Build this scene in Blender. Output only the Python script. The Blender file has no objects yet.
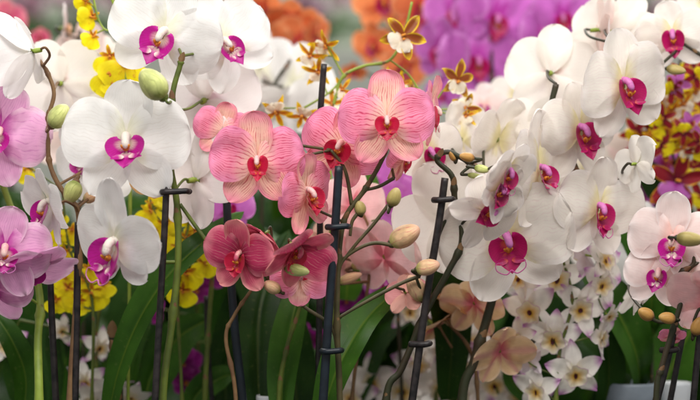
import bpy, math, random
from mathutils import Vector, Matrix, noise
rnd = random.Random(7)
sc = bpy.context.scene
COL = sc.collection
R = math.radians
# ------------------------------------------------------------------ camera geometry
CD = 1.4                      # metres from the lens to the main row of flowers
K = 0.52 / 700.0              # metres per photo pixel at that distance
def P(px, py, d=0.0):
    f = (CD + d) / CD
    return Vector(((px - 350) * K * f, d, (200 - py) * K * f))
def S(px, d=0.0):
    return px * K * (CD + d) / CD
def lin(c):
    def f(x):
        x /= 255.0
        return x / 12.92 if x <= 0.04045 else ((x + 0.055) / 1.055) ** 2.4
    return (f(c[0]), f(c[1]), f(c[2]), 1.0)

# ------------------------------------------------------------------ material helpers
class NT:
    def __init__(s, name):
        s.m = bpy.data.materials.new(name); s.m.use_nodes = True
        s.t = s.m.node_tree; s.t.nodes.clear()
    def n(s, typ, **kw):
        nd = s.t.nodes.new(typ)
        for k, v in kw.items(): setattr(nd, k, v)
        return nd
    def put(s, sock, v):
        if hasattr(v, 'is_output'): s.t.links.new(v, sock)
        elif isinstance(v, (tuple, list)):
            sock.default_value = v if len(sock.default_value) == len(v) else v[:3]
        else: sock.default_value = v
    def math(s, op, a, b=0.0, clamp=False):
        nd = s.n('ShaderNodeMath', operation=op, use_clamp=clamp)
        s.put(nd.inputs[0], a); s.put(nd.inputs[1], b); return nd.outputs[0]
    def mr(s, v, a, b, c=0.0, d=1.0, interp='SMOOTHSTEP'):
        nd = s.n('ShaderNodeMapRange', interpolation_type=interp)
        for i, x in enumerate((v, a, b, c, d)): s.put(nd.inputs[i], x)
        return nd.outputs[0]
    def mix(s, f, a, b, mode='MIX'):
        nd = s.n('ShaderNodeMix', data_type='RGBA', blend_type=mode)
        s.put(nd.inputs[0], f); s.put(nd.inputs[6], a); s.put(nd.inputs[7], b); return nd.outputs[2]
    def noise(s, scale, detail=3, rough=.5, vec=None, out=0):
        nd = s.n('ShaderNodeTexNoise'); nd.inputs['Scale'].default_value = scale
        nd.inputs['Detail'].default_value = detail; nd.inputs['Roughness'].default_value = rough
        if vec is None: vec = s.n('ShaderNodeTexCoord').outputs['Object']
        s.t.links.new(vec, nd.inputs['Vector']); return nd.outputs[out]
    def uv(s):
        x = s.n('ShaderNodeSeparateXYZ'); s.t.links.new(s.n('ShaderNodeUVMap').outputs[0], x.inputs[0])
        return x.outputs[0], x.outputs[1]
    def finish(s, col, rough=.5, trans=0.0, bump=None, bstr=.3, bdist=.0005, spec=.4, coat=0, sheen=0, tcol=None):
        p = s.n('ShaderNodeBsdfPrincipled')
        s.put(p.inputs['Base Color'], col); s.put(p.inputs['Roughness'], rough)
        p.inputs['Specular IOR Level'].default_value = spec
        p.inputs['Coat Weight'].default_value = coat
        p.inputs['Sheen Weight'].default_value = sheen
        o = s.n('ShaderNodeOutputMaterial'); sh = p.outputs[0]
        bn = None
        if bump is not None:
            b = s.n('ShaderNodeBump'); b.inputs['Strength'].default_value = bstr
            b.inputs['Distance'].default_value = bdist; s.put(b.inputs['Height'], bump)
            bn = b.outputs[0]; s.t.links.new(bn, p.inputs['Normal'])
        if trans:
            t = s.n('ShaderNodeBsdfTranslucent'); s.put(t.inputs[0], tcol if tcol is not None else col)
            mx = s.n('ShaderNodeMixShader'); mx.inputs[0].default_value = trans
            s.t.links.new(sh, mx.inputs[1]); s.t.links.new(t.outputs[0], mx.inputs[2]); sh = mx.outputs[0]
        s.t.links.new(sh, o.inputs[0]); return s.m

def petal_mat(name, base, edge=None, centre=None, vein=None, vs=0.0, vn=9, back=None, trans=.35,
              edge_at=.72, cen_to=.35, mott=.12, mid=None, rough=.48, vw=.34, tip=False):
    T = NT(name); u, v = T.uv()
    base = lin(base); edge = lin(edge) if edge else base
    nz = T.noise(110, 3); nz2 = T.noise(420, 2)
    av = T.math('ABSOLUTE', T.math('MULTIPLY', T.math('SUBTRACT', v, .5), 2.0))
    ef = u if tip else T.math('MAXIMUM', av, T.math('MULTIPLY', u, .97))
    ef = T.mr(T.math('ADD', ef, T.math('MULTIPLY', T.math('SUBTRACT', nz, .5), .25)), edge_at, 1.0)
    c = T.mix(ef, base, edge)
    if mid:                                                # pale or dark median zone
        c = T.mix(T.mr(av, 0, .45, .8, 0), c, lin(mid))
    if centre: c = T.mix(T.mr(T.math('ADD', u, T.math('MULTIPLY', T.math('SUBTRACT', nz, .5), .3)), .04, cen_to, 1, 0), c, lin(centre))
    # veins: run along the blade, doubling towards the margin
    nlow = T.noise(55, 2); vvar = T.mr(T.noise(190, 2), .38, .58, .35, 1.0)
    vv = T.math('ADD', v, T.math('ADD', T.math('MULTIPLY', T.math('SUBTRACT', nz, .5), .05), T.math('MULTIPLY', T.math('SUBTRACT', nlow, .5), .22)))
    def lines(n, w):
        x = T.math('ABSOLUTE', T.math('SINE', T.math('MULTIPLY', vv, math.pi * n)))
        return T.mr(x, 0.0, w, 1.0, 0.0)
    l1 = lines(vn, vw)
    l2 = T.math('MULTIPLY', lines(vn * 2, vw * 1.3), T.mr(u, .35, .6))
    vm = T.math('MULTIPLY', T.math('MULTIPLY', T.math('MAXIMUM', l1, l2), vvar), T.mr(T.math('MAXIMUM', av, u), .4, 1.0, 1.0, .6))
    if vein:
        c = T.mix(T.math('MULTIPLY', vm, vs), c, lin(vein))
    c = T.mix(T.math('MULTIPLY', T.mr(nz, .3, .7), mott), c, T.mix(.5, c, (c if False else lin((255, 255, 255))), 'MULTIPLY')) if False else c
    c2 = T.n('ShaderNodeHueSaturation'); T.put(c2.inputs['Color'], c)
    T.put(c2.inputs['Value'], T.mr(nz, .25, .75, 1 - mott, 1 + mott * .4)); c = c2.outputs[0]
    if back:
        g = T.n('ShaderNodeNewGeometry').outputs['Backfacing']
        bc = T.mix(T.math('MULTIPLY', vm, vs * .35), lin(back), lin(vein)) if vein else lin(back)
        c = T.mix(g, c, bc)
    h = T.math('ADD', T.math('MULTIPLY', vm, -.12 - .3 * vs), T.math('ADD', T.math('MULTIPLY', nz2, .5), T.math('MULTIPLY', nz, 1.2)))
    return T.finish(c, rough, trans, bump=h, bstr=.35, bdist=.0004, spec=.35, sheen=.08)

def solid_mat(name, a, b=None, scale=60, rough=.5, trans=0, spec=.4, bstr=.3, bdist=.0005, coat=0):
    T = NT(name); nz = T.noise(scale, 4)
    c = T.mix(T.mr(nz, .35, .65), lin(a), lin(b if b else a))
    return T.finish(c, rough, trans, bump=T.noise(scale * 4, 3), bstr=bstr, bdist=bdist, spec=spec, coat=coat)

def leaf_mat(name, a, b, rough=.38):
    T = NT(name); u, v = T.uv()
    x = T.math('ABSOLUTE', T.math('SINE', T.math('MULTIPLY', v, math.pi * 26)))
    rib = T.mr(x, 0, .8, 1, 0)
    av = T.math('ABSOLUTE', T.math('SUBTRACT', v, .5))
    midr = T.mr(av, .0, .045, 1, 0)
    nz = T.noise(28, 4)
    c = T.mix(T.mr(nz, .3, .7), lin(a), lin(b))
    c = T.mix(T.math('MULTIPLY', rib, .22), c, lin(b))
    c = T.mix(T.math('MULTIPLY', midr, .5), c, lin((b[0] * 1.5 + 20, b[1] * 1.25, b[2] * 1.3 + 8)))
    spots = T.mr(T.noise(300, 2), .64, .70)
    c = T.mix(T.math('MULTIPLY', spots, .25), c, lin((120, 130, 70)))
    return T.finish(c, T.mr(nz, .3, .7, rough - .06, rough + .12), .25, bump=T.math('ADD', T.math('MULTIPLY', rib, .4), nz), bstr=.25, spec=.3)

M = {}
# moth orchid petals
M['white'] = petal_mat('white_petal', (242, 241, 239), (244, 243, 241), (240, 239, 216), (214, 206, 198), .34, 10, back=(244, 238, 236), trans=.40, mott=.05)
M['cream'] = petal_mat('cream_petal', (240, 233, 224), (242, 235, 230), (236, 226, 176), (224, 192, 196), .36, 10, back=(242, 236, 228), trans=.40, mott=.05)
M['blush'] = petal_mat('blush_petal', (247, 226, 222), (250, 238, 236), (244, 200, 190), (235, 196, 196), .3, 8, back=(244, 222, 214), trans=.34, mott=.06)
M['shell'] = petal_mat('shell_pink_petal', (248, 198, 200), (250, 218, 214), (232, 132, 150), (228, 150, 150), .4, 9, back=(240, 196, 178), trans=.34)
M['pink'] = petal_mat('striped_pink_petal', (243, 142, 170), (244, 152, 190), (250, 204, 188), (196, 28, 84), .95, 11, back=(236, 160, 160), trans=.25, edge_at=.55, cen_to=.5, vw=.55)
M['pinks'] = petal_mat('striped_pink_sepal', (248, 196, 178), (243, 148, 170), (252, 220, 190), (198, 36, 84), .92, 8, back=(238, 176, 160), trans=.25, edge_at=.55, cen_to=.5, vw=.5)
M['rasp'] = petal_mat('raspberry_petal', (200, 60, 104), (236, 140, 156), (136, 8, 50), (244, 178, 176), .55, 8, back=(226, 120, 130), trans=.26, edge_at=.62, vw=.26)
M['rasps'] = petal_mat('raspberry_sepal', (212, 84, 116), (238, 156, 156), (170, 30, 70), (242, 178, 160), .55, 7, back=(230, 140, 140), trans=.26, edge_at=.62, vw=.26)
M['mauve'] = petal_mat('mauve_petal', (238, 172, 214), (246, 206, 228), (190, 60, 160), (186, 70, 166), .45, 8, back=(224, 170, 208), trans=.32)
M['orchid'] = petal_mat('purple_petal', (206, 112, 200), (222, 146, 218), (196, 60, 176), (180, 70, 172), .3, 7, back=(214, 120, 206), trans=.32)
M['orange'] = petal_mat('orange_petal', (236, 138, 84), (244, 176, 124), (206, 44, 62), (200, 50, 40), .3, 7, back=(236, 144, 90), trans=.32)
M['peach'] = petal_mat('peach_petal', (244, 206, 158), (246, 212, 178), (226, 120, 136), (214, 140, 110), .4, 8, back=(238, 190, 128), trans=.30, mid=(226, 160, 150))
M['yellow'] = petal_mat('yellow_petal', (250, 232, 14), (250, 238, 30), (236, 180, 10), (200, 120, 10), .15, 5, trans=.3, edge_at=.6)
M['brown'] = petal_mat('brown_petal_yellow_edge', (136, 66, 22), (236, 200, 40), (150, 76, 24), (100, 40, 16), .3, 5, back=(200, 160, 50), trans=.25, edge_at=.62, cen_to=.2)
M['gold'] = petal_mat('gold_brown_petal', (196, 110, 24), (244, 210, 30), (156, 70, 30), (150, 70, 20), .3, 5, trans=.28, edge_at=.4, cen_to=.3)
M['maroon'] = petal_mat('maroon_petal_yellow_tip', (150, 24, 40), (236, 180, 40), (110, 10, 46), (90, 14, 30), .3, 5, back=(170, 90, 60), trans=.25, edge_at=.8, cen_to=.5)
M['lilac'] = petal_mat('white_petal_lilac_tip', (248, 243, 234), (206, 140, 200), (238, 234, 210), (206, 160, 200), .25, 6, back=(230, 216, 222), trans=.32, edge_at=.66, tip=True)
M['pansy'] = petal_mat('violet_petal', (150, 30, 130), (176, 60, 160), (236, 190, 40), (110, 16, 100), .3, 6, trans=.3, cen_to=.3)
M['palevio'] = petal_mat('dusky_violet_petal', (206, 174, 192), (224, 200, 212), (150, 70, 120), (150, 90, 140), .3, 6, trans=.3)
M['paleyel'] = petal_mat('pale_lip', (244, 236, 214), (248, 244, 230), (206, 130, 40), (200, 130, 90), .25, 6, trans=.3)
# lips
M['magl'] = petal_mat('magenta_lip', (184, 16, 140), (194, 40, 156), (250, 232, 214), (160, 6, 104), .75, 7, back=(222, 130, 196), trans=.25, cen_to=.46, rough=.36)
M['magd'] = petal_mat('deep_magenta_lip', (174, 8, 88), (190, 26, 116), (206, 80, 70), (130, 6, 66), .5, 7, back=(206, 90, 160), trans=.22, cen_to=.3, rough=.36)
M['crim'] = petal_mat('crimson_lip', (190, 16, 60), (214, 60, 92), (206, 90, 40), (136, 6, 40), .5, 7, back=(214, 80, 110), trans=.22, cen_to=.3, rough=.36)
M['calo'] = petal_mat('orange_callus', (224, 130, 40), (236, 170, 60), (190, 60, 30), (150, 30, 30), .6, 6, trans=.15)
M['dend'] = petal_mat('eyed_lip', (244, 236, 214), (226, 184, 214), (240, 186, 6), None, 0, 6, trans=.3, cen_to=1.0, edge_at=.92, tip=True)
M['eye'] = solid_mat('dark_eye', (66, 10, 26), (96, 22, 30), 200)
M['colw'] = solid_mat('white_column', (246, 238, 226), (240, 224, 214), 200, trans=.2)
M['colp'] = solid_mat('pink_column', (244, 206, 200), (236, 170, 172), 200, trans=.2)
M['colr'] = solid_mat('crimson_column', (214, 90, 120), (240, 190, 180), 200, trans=.2)
# stems, buds, leaves
M['stemg'] = solid_mat('green_stem', (98, 112, 40), (76, 88, 36), 60)
M['stemb'] = solid_mat('brown_green_stem', (84, 74, 44), (60, 58, 32), 60)
M['stemd'] = solid_mat('dark_stem', (44, 48, 26), (54, 44, 28), 60)
M['stempink'] = solid_mat('red_brown_stem', (130, 100, 66), (104, 74, 50), 60)
M['steml'] = solid_mat('light_green_stem', (140, 158, 60), (112, 132, 44), 60)
M['budg'] = petal_mat('green_bud_skin', (206, 212, 132), (222, 224, 154), (150, 164, 76), (130, 142, 60), .6, 7, trans=.12, mott=.3)
M['budy'] = petal_mat('olive_bud_skin', (178, 160, 96), (196, 178, 120), (130, 116, 60), (150, 110, 70), .4, 6, trans=.1)
M['budp'] = petal_mat('pink_striped_bud_skin', (236, 196, 150), (236, 190, 160), (190, 186, 104), (206, 90, 106), .8, 8, trans=.15, mott=.3)
M['budo'] = petal_mat('golden_bud_skin', (190, 142, 74), (206, 164, 96), (140, 96, 50), (150, 100, 50), .35, 6, trans=.1)
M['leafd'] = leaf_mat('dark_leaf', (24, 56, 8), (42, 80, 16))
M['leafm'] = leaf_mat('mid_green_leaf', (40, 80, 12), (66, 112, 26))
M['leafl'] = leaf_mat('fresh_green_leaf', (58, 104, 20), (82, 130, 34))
M['stake'] = solid_mat('black_plastic', (18, 16, 18), (46, 40, 40), 130, rough=.42, bstr=.4)
M['stakeb'] = solid_mat('blue_black_plastic', (18, 26, 34), (26, 36, 46), 90, rough=.4, bstr=.15)
M['pot'] = solid_mat('white_pot_plastic', (226, 228, 230), (206, 210, 214), 30, rough=.35, bstr=.1)
M['potgrey'] = solid_mat('grey_pot_plastic', (150, 160, 170), (130, 140, 150), 30, rough=.35, bstr=.1)
M['bark'] = solid_mat('bark_chips', (70, 48, 30), (34, 24, 16), 180, rough=.9, bstr=1, bdist=.004)
M['bench'] = solid_mat('bench_top', (52, 54, 50), (36, 38, 34), 12, rough=.8)
M['counter'] = solid_mat('pale_counter', (214, 216, 204), (200, 204, 192), 4, rough=.6)
M['wall'] = solid_mat('green_grey_wall', (160, 164, 152), (96, 112, 88), 1.2, rough=.9)

# ------------------------------------------------------------------ mesh helpers
class MB:
    def __init__(s): s.v = []; s.f = []; s.uv = []; s.mi = []; s.mats = []
    def slot(s, m):
        m = M[m]
        if m not in s.mats: s.mats.append(m)
        return s.mats.index(m)
    def grid(s, rows, uvs, m, wrap=False):
        b = len(s.v); k = s.slot(m); nr = len(rows); nc = len(rows[0])
        for r in rows: s.v.extend(r)
        for i in range(nr - 1):
            for j in range(nc - (0 if wrap else 1)):
                j2 = (j + 1) % nc
                s.f.append((b + i * nc + j, b + i * nc + j2, b + (i + 1) * nc + j2, b + (i + 1) * nc + j))
                uj2 = uvs[i][j2] if j2 else (uvs[i][j][0], 1.0)
                uj3 = uvs[i + 1][j2] if j2 else (uvs[i + 1][j][0], 1.0)
                s.uv.append((uvs[i][j], uj2, uj3, uvs[i + 1][j])); s.mi.append(k)
    def build(s, name, parent=None, loc=None, off=None):
        me = bpy.data.meshes.new(name)
        vs = [(Vector(v) - off)[:] for v in s.v] if off else [tuple(v) for v in s.v]
        me.from_pydata(vs, [], s.f)
        for m in s.mats: me.materials.append(m)
        uvl = me.uv_layers.new(name='UVMap'); i = 0
        for q in s.uv:
            for c in q: uvl.data[i].uv = c; i += 1
        me.polygons.foreach_set('material_index', s.mi)
        me.polygons.foreach_set('use_smooth', [True] * len(me.polygons))
        me.update()
        o = bpy.data.objects.new(name, me); COL.objects.link(o)
        if parent: o.parent = parent
        if loc is not None: o.location = loc
        return o

def frame(t, n):
    t = Vector(t).normalized(); n = Vector(n); n = (n - t * n.dot(t)).normalized()
    return t, t.cross(n), n

def petal(mb, m, L, W, ang=0, org=(0, 0, 0), t=None, n=None, a=.7, b=.5, lift=0, curl=0, cup=0, wave=0,
          nu=12, nv=11, rg=rnd, notch=0, point=0, twist=0, skew=0):
    """a blade: L long, W half-wide; n is the face that looks at you; height grows along n"""
    if t is None:
        t = Vector((math.sin(ang), 0, math.cos(ang))); n = Vector((0, -1, 0))
    t, s, n = frame(t, n); org = Vector(org)
    um = a / (a + b); nrm = um ** a * (1 - um) ** b
    p1, p2, p3 = rg.uniform(0, 6), rg.uniform(0, 6), rg.uniform(0, 6)
    rows, uvs = [], []
    for i in range(nu + 1):
        u = .5 - .5 * math.cos(math.pi * i / nu) if i else 0.0
        u = u * .6 + (1 - (1 - i / nu) ** 2) * .4
        f = (max(u, .012) ** a) * (max(1 - u, 0) ** b) / nrm
        if point: f *= (1 - point * u * u)
        row, uvr = [], []
        for j in range(nv + 1):
            v = 2 * j / nv - 1
            al = L * u - notch * L * u ** 3 * math.exp(-(v * 3) ** 2)
            sd = W * f * v + skew * W * f * u
            h = lift * L * u + curl * L * u * u + cup * W * f * v * v
            h += wave * L * (math.sin(4.2 * u + p1 + 1.6 * v) * abs(v) ** 2 * u + .5 * math.sin(9 * u * (1 if v > 0 else .8) + p2) * abs(v) ** 4 + .35 * math.sin(3 * v + p3) * u)
            h += L * .05 * noise.noise(Vector((u * 2.6 + p1 * 3, v * 1.7 + p2, p3))) * min(1, u * 3) + L * .022 * noise.noise(Vector((u * 7 + p2, v * 6 + p1, p3))) * abs(v)
            al += L * .03 * noise.noise(Vector((v * 2.2 + p1, p2, u))) * u; sd *= 1 + .06 * noise.noise(Vector((u * 3 + p3, 1 if v > 0 else 2, p1)))
            sd2 = sd * math.cos(twist * u) ; h += sd * math.sin(twist * u)
            row.append(org + t * al + s * sd2 + n * h); uvr.append((u, j / nv))
        rows.append(row); uvs.append(uvr)
    # winding so that the front normal is n
    a0, a1, b0 = rows[nu // 2][0], rows[nu // 2][nv], rows[nu // 2 + 1][nv // 2]
    nn = (a1 - a0).cross(b0 - a0)
    if nn.dot(n) < 0:
        pass
    else:
        rows = [r[::-1] for r in rows]
    # grid faces run (i,j)->(i,j+1)->(i+1,j+1): normal = side x along
    if (rows[nu // 2][nv] - rows[nu // 2][0]).cross(rows[nu // 2 + 1][nv // 2] - rows[nu // 2][0]).dot(n) < 0:
        rows = [r[::-1] for r in rows]
    mb.grid(rows, uvs, m)

def shell(mb, m, c, a, b, n, cup=.3, nr=5, na=14, pw=2.0, ruf=0, ph=0):
    c, a, b, n = Vector(c), Vector(a), Vector(b), Vector(n).normalized()
    sz = (a.length + b.length) / 2; rows, uvs = [], []
    for i in range(nr + 1):
        r = i / nr
        g = [1 + ruf * r * math.sin(2 * math.pi * j / na * 5 + ph) for j in range(na)]
        rows.append([c + a * r * g[j] * math.cos(2 * math.pi * j / na) + b * r * g[j] * math.sin(2 * math.pi * j / na) + n * cup * sz * (r ** pw) * (1 + ruf * 2 * math.sin(2 * math.pi * j / na * 7 + ph * 2)) for j in range(na)])
        uvs.append([(r, j / na) for j in range(na)])
    mb.grid(rows, uvs, m, wrap=True)

def blob(mb, m, c, ax, ln, r, na=12, nu=9, tip=.0, ridge=0, seed=0):
    """closed bud-like solid about axis ax, centre c"""
    t, s, n = frame(ax, (0.13, -1, .2) if abs(Vector(ax).normalized().y) < .9 else (0, 0, 1)); c = Vector(c)
    rows, uvs = [], []
    for i in range(nu + 1):
        w = -math.cos(math.pi * i / nu); rr = r * math.sqrt(max(0, 1 - w * w)) * (1 - tip * (w + 1) / 2 * .6)
        rows.append([c + t * (ln * w) + (s * math.cos(q) + n * math.sin(q)) * max(rr, r * .01) * (1 - ridge * abs(math.cos(1.5 * q + seed)) ** 8)
                     for q in [2 * math.pi * j / na for j in range(na)]])
        uvs.append([((w + 1) / 2, j / na) for j in range(na)])
    mb.grid(rows, uvs, m, wrap=True)

def spline(pts, n=6):
    p = [Vector(x) for x in pts]
    if len(p) < 3: return [p[0].lerp(p[-1], i / n) for i in range(n + 1)]
    q = [p[0] * 2 - p[1]] + p + [p[-1] * 2 - p[-2]]; out = []
    for i in range(1, len(q) - 2):
        for k in range(n):
            t = k / n; a, b, c, d = q[i - 1], q[i], q[i + 1], q[i + 2]
            out.append(.5 * ((2 * b) + (c - a) * t + (2 * a - 5 * b + 4 * c - d) * t * t + (3 * b - a - 3 * c + d) * t ** 3))
    out.append(p[-1]); return out

def tube(mb, m, pts, r0, r1=None, sides=8, nodes=0, lump=.06, seed=0):
    r1 = r0 if r1 is None else r1
    n = len(pts); rows, uvs = [], []
    up = Vector((0, -1, .01)); L = 0
    rows_r = []
    for i, p in enumerate(pts):
        tg = (pts[min(i + 1, n - 1)] - pts[max(i - 1, 0)])
        tg = tg.normalized() if tg.length > 1e-9 else Vector((0, 0, 1))
        s = tg.cross(up)
        if s.length < .05: s = tg.cross(Vector((1, 0, 0)))
        s.normalize(); q = s.cross(tg)
        k = i / (n - 1); r = r0 + (r1 - r0) * k
        r *= 1 + lump * noise.noise(Vector((k * 40, seed, 0)))
        if nodes:
            ph = (k * nodes) % 1.0; r *= 1 + .45 * math.exp(-((ph - .5) * 14) ** 2)
        rows.append([p + (s * math.cos(2 * math.pi * j / sides) + q * math.sin(2 * math.pi * j / sides)) * r for j in range(sides)])
        uvs.append([(k, j / sides) for j in range(sides)])
    # caps
    for e, idx in ((0, 0), (-1, -1)):
        c = pts[idx]; ring = [c + (v - c) * .02 for v in rows[idx]]
        if e == 0: rows.insert(0, ring); uvs.insert(0, uvs[0])
        else: rows.append(ring); uvs.append(uvs[-1])
    mb.grid(rows, uvs, m, wrap=True)

# ------------------------------------------------------------------ tagging
def tag(o, label=None, cat=None, group=None, kind=None):
    if label: o['label'] = label
    if cat: o['category'] = cat
    if group: o['group'] = group
    if kind: o['kind'] = kind
    return o
def rot(yaw, pitch, roll):
    return Matrix.Rotation(R(yaw), 3, 'Z') @ Matrix.Rotation(R(pitch), 3, 'X') @ Matrix.Rotation(R(roll), 3, 'Y')

# ------------------------------------------------------------------ flowers
STY = {  # petal, sepal, lip, column, callus
    'white': ('white', 'white', 'magl', 'colw'), 'whited': ('cream', 'cream', 'magd', 'magl'),
    'cream': ('cream', 'cream', 'magl', 'colw'), 'blush': ('blush', 'blush', 'magl', 'colp'),
    'plainblush': ('blush', 'blush', 'budp', 'colw'),
    'pink': ('pink', 'pinks', 'crim', 'colp'), 'rasp': ('rasp', 'rasps', 'crim', 'colr'),
    'shell': ('shell', 'shell', 'magl', 'colp'), 'mauve': ('mauve', 'mauve', 'magl', 'colp'),
    'orchid': ('orchid', 'orchid', 'magd', 'magl'), 'orange': ('orange', 'orange', 'magd', 'calo'),
    'peach': ('peach', 'peach', 'calo', 'colp'), 'far': ('palevio', 'palevio', 'magd', 'magl')}

def moth_flower(root, base, pos, r, yaw, pitch, roll, sty, opt, seed):
    """sepals are the flower mesh; petals, lip and column are its pieces"""
    rg = random.Random(seed); pm, sm, lm, cm = STY[sty]
    hi = opt.get('hi', True); nu, nv = (14, 14) if hi else (8, 7)
    op = opt.get('open', 1.0); rot3 = rot(yaw, pitch, roll)
    j = lambda a: rg.uniform(-a, a)
    back = opt.get('fold', 0.0) + j(.05)            # how far the blades sweep forward (+) or back (-)
    mb = MB()
    petal(mb, sm, r * opt.get('ds', 1.02) * (1 + j(.04)), r * .40, j(.08), (0, .08 * r, .02 * r), a=.62, b=.42, lift=-.06 + back, curl=.10 + j(.08), cup=.22 + j(.15), wave=.025, nu=nu, nv=nv, rg=rg)
    for sgn in (-1, 1):
        petal(mb, sm, r * opt.get('ls', 1.0) * (1 + j(.05)), r * .37, sgn * (opt.get('la', 2.5) + j(.08)), (sgn * .02 * r, .09 * r, -.03 * r), a=.62, b=.5,
              lift=-.05 + back + j(.05), curl=.06 + j(.1), cup=.20, wave=.03, nu=nu, nv=nv, rg=rg, point=.12)
    # ovary / pedicel stub
    tube(mb, 'steml', [Vector((0, .05 * r, 0)), Vector((0, .14 * r, 0)), Vector((0, .3 * r, -.02 * r))], .075 * r, .05 * r, 8)
    fl = mb.build('flower', root, pos - base); fl.rotation_euler = rot3.to_euler()
    for sgn in (-1, 1):
        pb = MB()
        petal(pb, pm, r * 1.02 * (1 + j(.03)), r * opt.get('pw', .60) * (1 + j(.05)), sgn * (1.36 + j(.06)), (sgn * .03 * r, -.02 * r, .03 * r), a=.5, b=.40,
              lift=.05 + back + j(.05), curl=-.10 + j(.16), cup=-.08 + j(.16), wave=.055, nu=nu, nv=nv, rg=rg, skew=-sgn * .0)
        pb.build('petal', fl)
    if opt.get('nolip'): return fl
    k = r * opt.get('lk', 1.0) * (1 + j(.07)); lp = MB()
    na = 16 if hi else 10
    for sgn in (-1, 1):       # two half-moon side lobes that cup the column
        n1, n2 = (9, 14) if hi else (5, 8); rows, uvs = [], []
        wob = j(.05); opa = 132 + j(14)
        for i in range(n1 + 1):
            q = i / n1; row, uvr = [], []
            for h in range(n2 + 1):
                w = h / n2; ph = R(6 + opa * w)
                out = (.36 - .05 * (2 * w - 1.1) ** 2 + wob * .3) * (min(1, w / .12) ** .5 * .25 + .75) * (1 - .42 * max(0, (w - .62) / .38) ** 1.6)
                rr = (.035 + (out - .035) * q)
                fwd = .04 + .27 * q ** 1.25 * (math.sin(math.pi * min(1, w * .9 + .12)) * .8 + .2) - .05 * q ** 4
                inn = 1 - .22 * q ** 3
                row.append(Vector((sgn * math.sin(ph) * rr * inn, -fwd, -math.cos(ph) * rr * 1.02 - .10)) * k)
                uvr.append((q * .97, w))
            if sgn > 0: row = row[::-1]; uvr = uvr[::-1]
            rows.append(row); uvs.append(uvr)
        lp.grid(rows, uvs, lm)
    # mid lobe: a spade pointing down and forward, with two short horns
    petal(lp, lm, .36 * k, .20 * k, org=(0, -.08 * k, -.24 * k), t=(j(.12), -.66 + j(.1), -.74), n=(0, -.72, .68), a=.5, b=1.0, cup=.35, curl=-.15, lift=0, wave=.05, nu=8, nv=8, rg=rg)
    for sgn in (-1, 1):
        petal(lp, lm, .20 * k, .055 * k, org=(sgn * .03 * k, -.20 * k, -.34 * k), t=(sgn * .9, -.3, -.1), n=(0, -.8, .6), a=.5, b=.8, cup=.3, nu=5, nv=4, rg=rg)
    blob(lp, 'calo', (0, -.14 * k, -.20 * k), (0, -.5, 1), .05 * k, .05 * k, 9, 6)
    for sgn in (-1, 1):
        blob(lp, 'calo', (sgn * .04 * k, -.19 * k, -.18 * k), (sgn * .5, -.6, 1), .05 * k, .022 * k, 8, 5)
    if hi and opt.get('cirri', True):
        e = Vector((0, -.32 * k, -.46 * k))
        for sgn in ((-1, 1) if seed % 3 == 0 else ()):
            c = spline([e, e + Vector((sgn * .08, -.04, -.05)) * k, e + Vector((sgn * .2, -.02, .02)) * k, e + Vector((sgn * .2, .02, .12)) * k, e + Vector((sgn * .1, .03, .12)) * k], 4)
            tube(lp, lm, c, .011 * k, .004 * k, 6)
    lo = lp.build('lip', fl, Vector((0, 0, .085 * k))); lo.scale = (1 + j(.14), 1 + j(.2), 1 + j(.12)); lo.rotation_euler = (j(.15), j(.10), j(.15))
    cb = MB()
    tube(cb, cm, spline([Vector((0, .02, .03)) * k, Vector((0, -.10, .03)) * k, Vector((0, -.17, -.01)) * k, Vector((0, -.20, -.06)) * k], 4), .07 * k, .06 * k, 10)
    blob(cb, cm, (0, -.195 * k, -.055 * k), (0, -.55, -1), .095 * k, .062 * k, 12, 8)
    cb.build('column', fl, Vector((0, 0, .07 * k)))
    return fl

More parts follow.
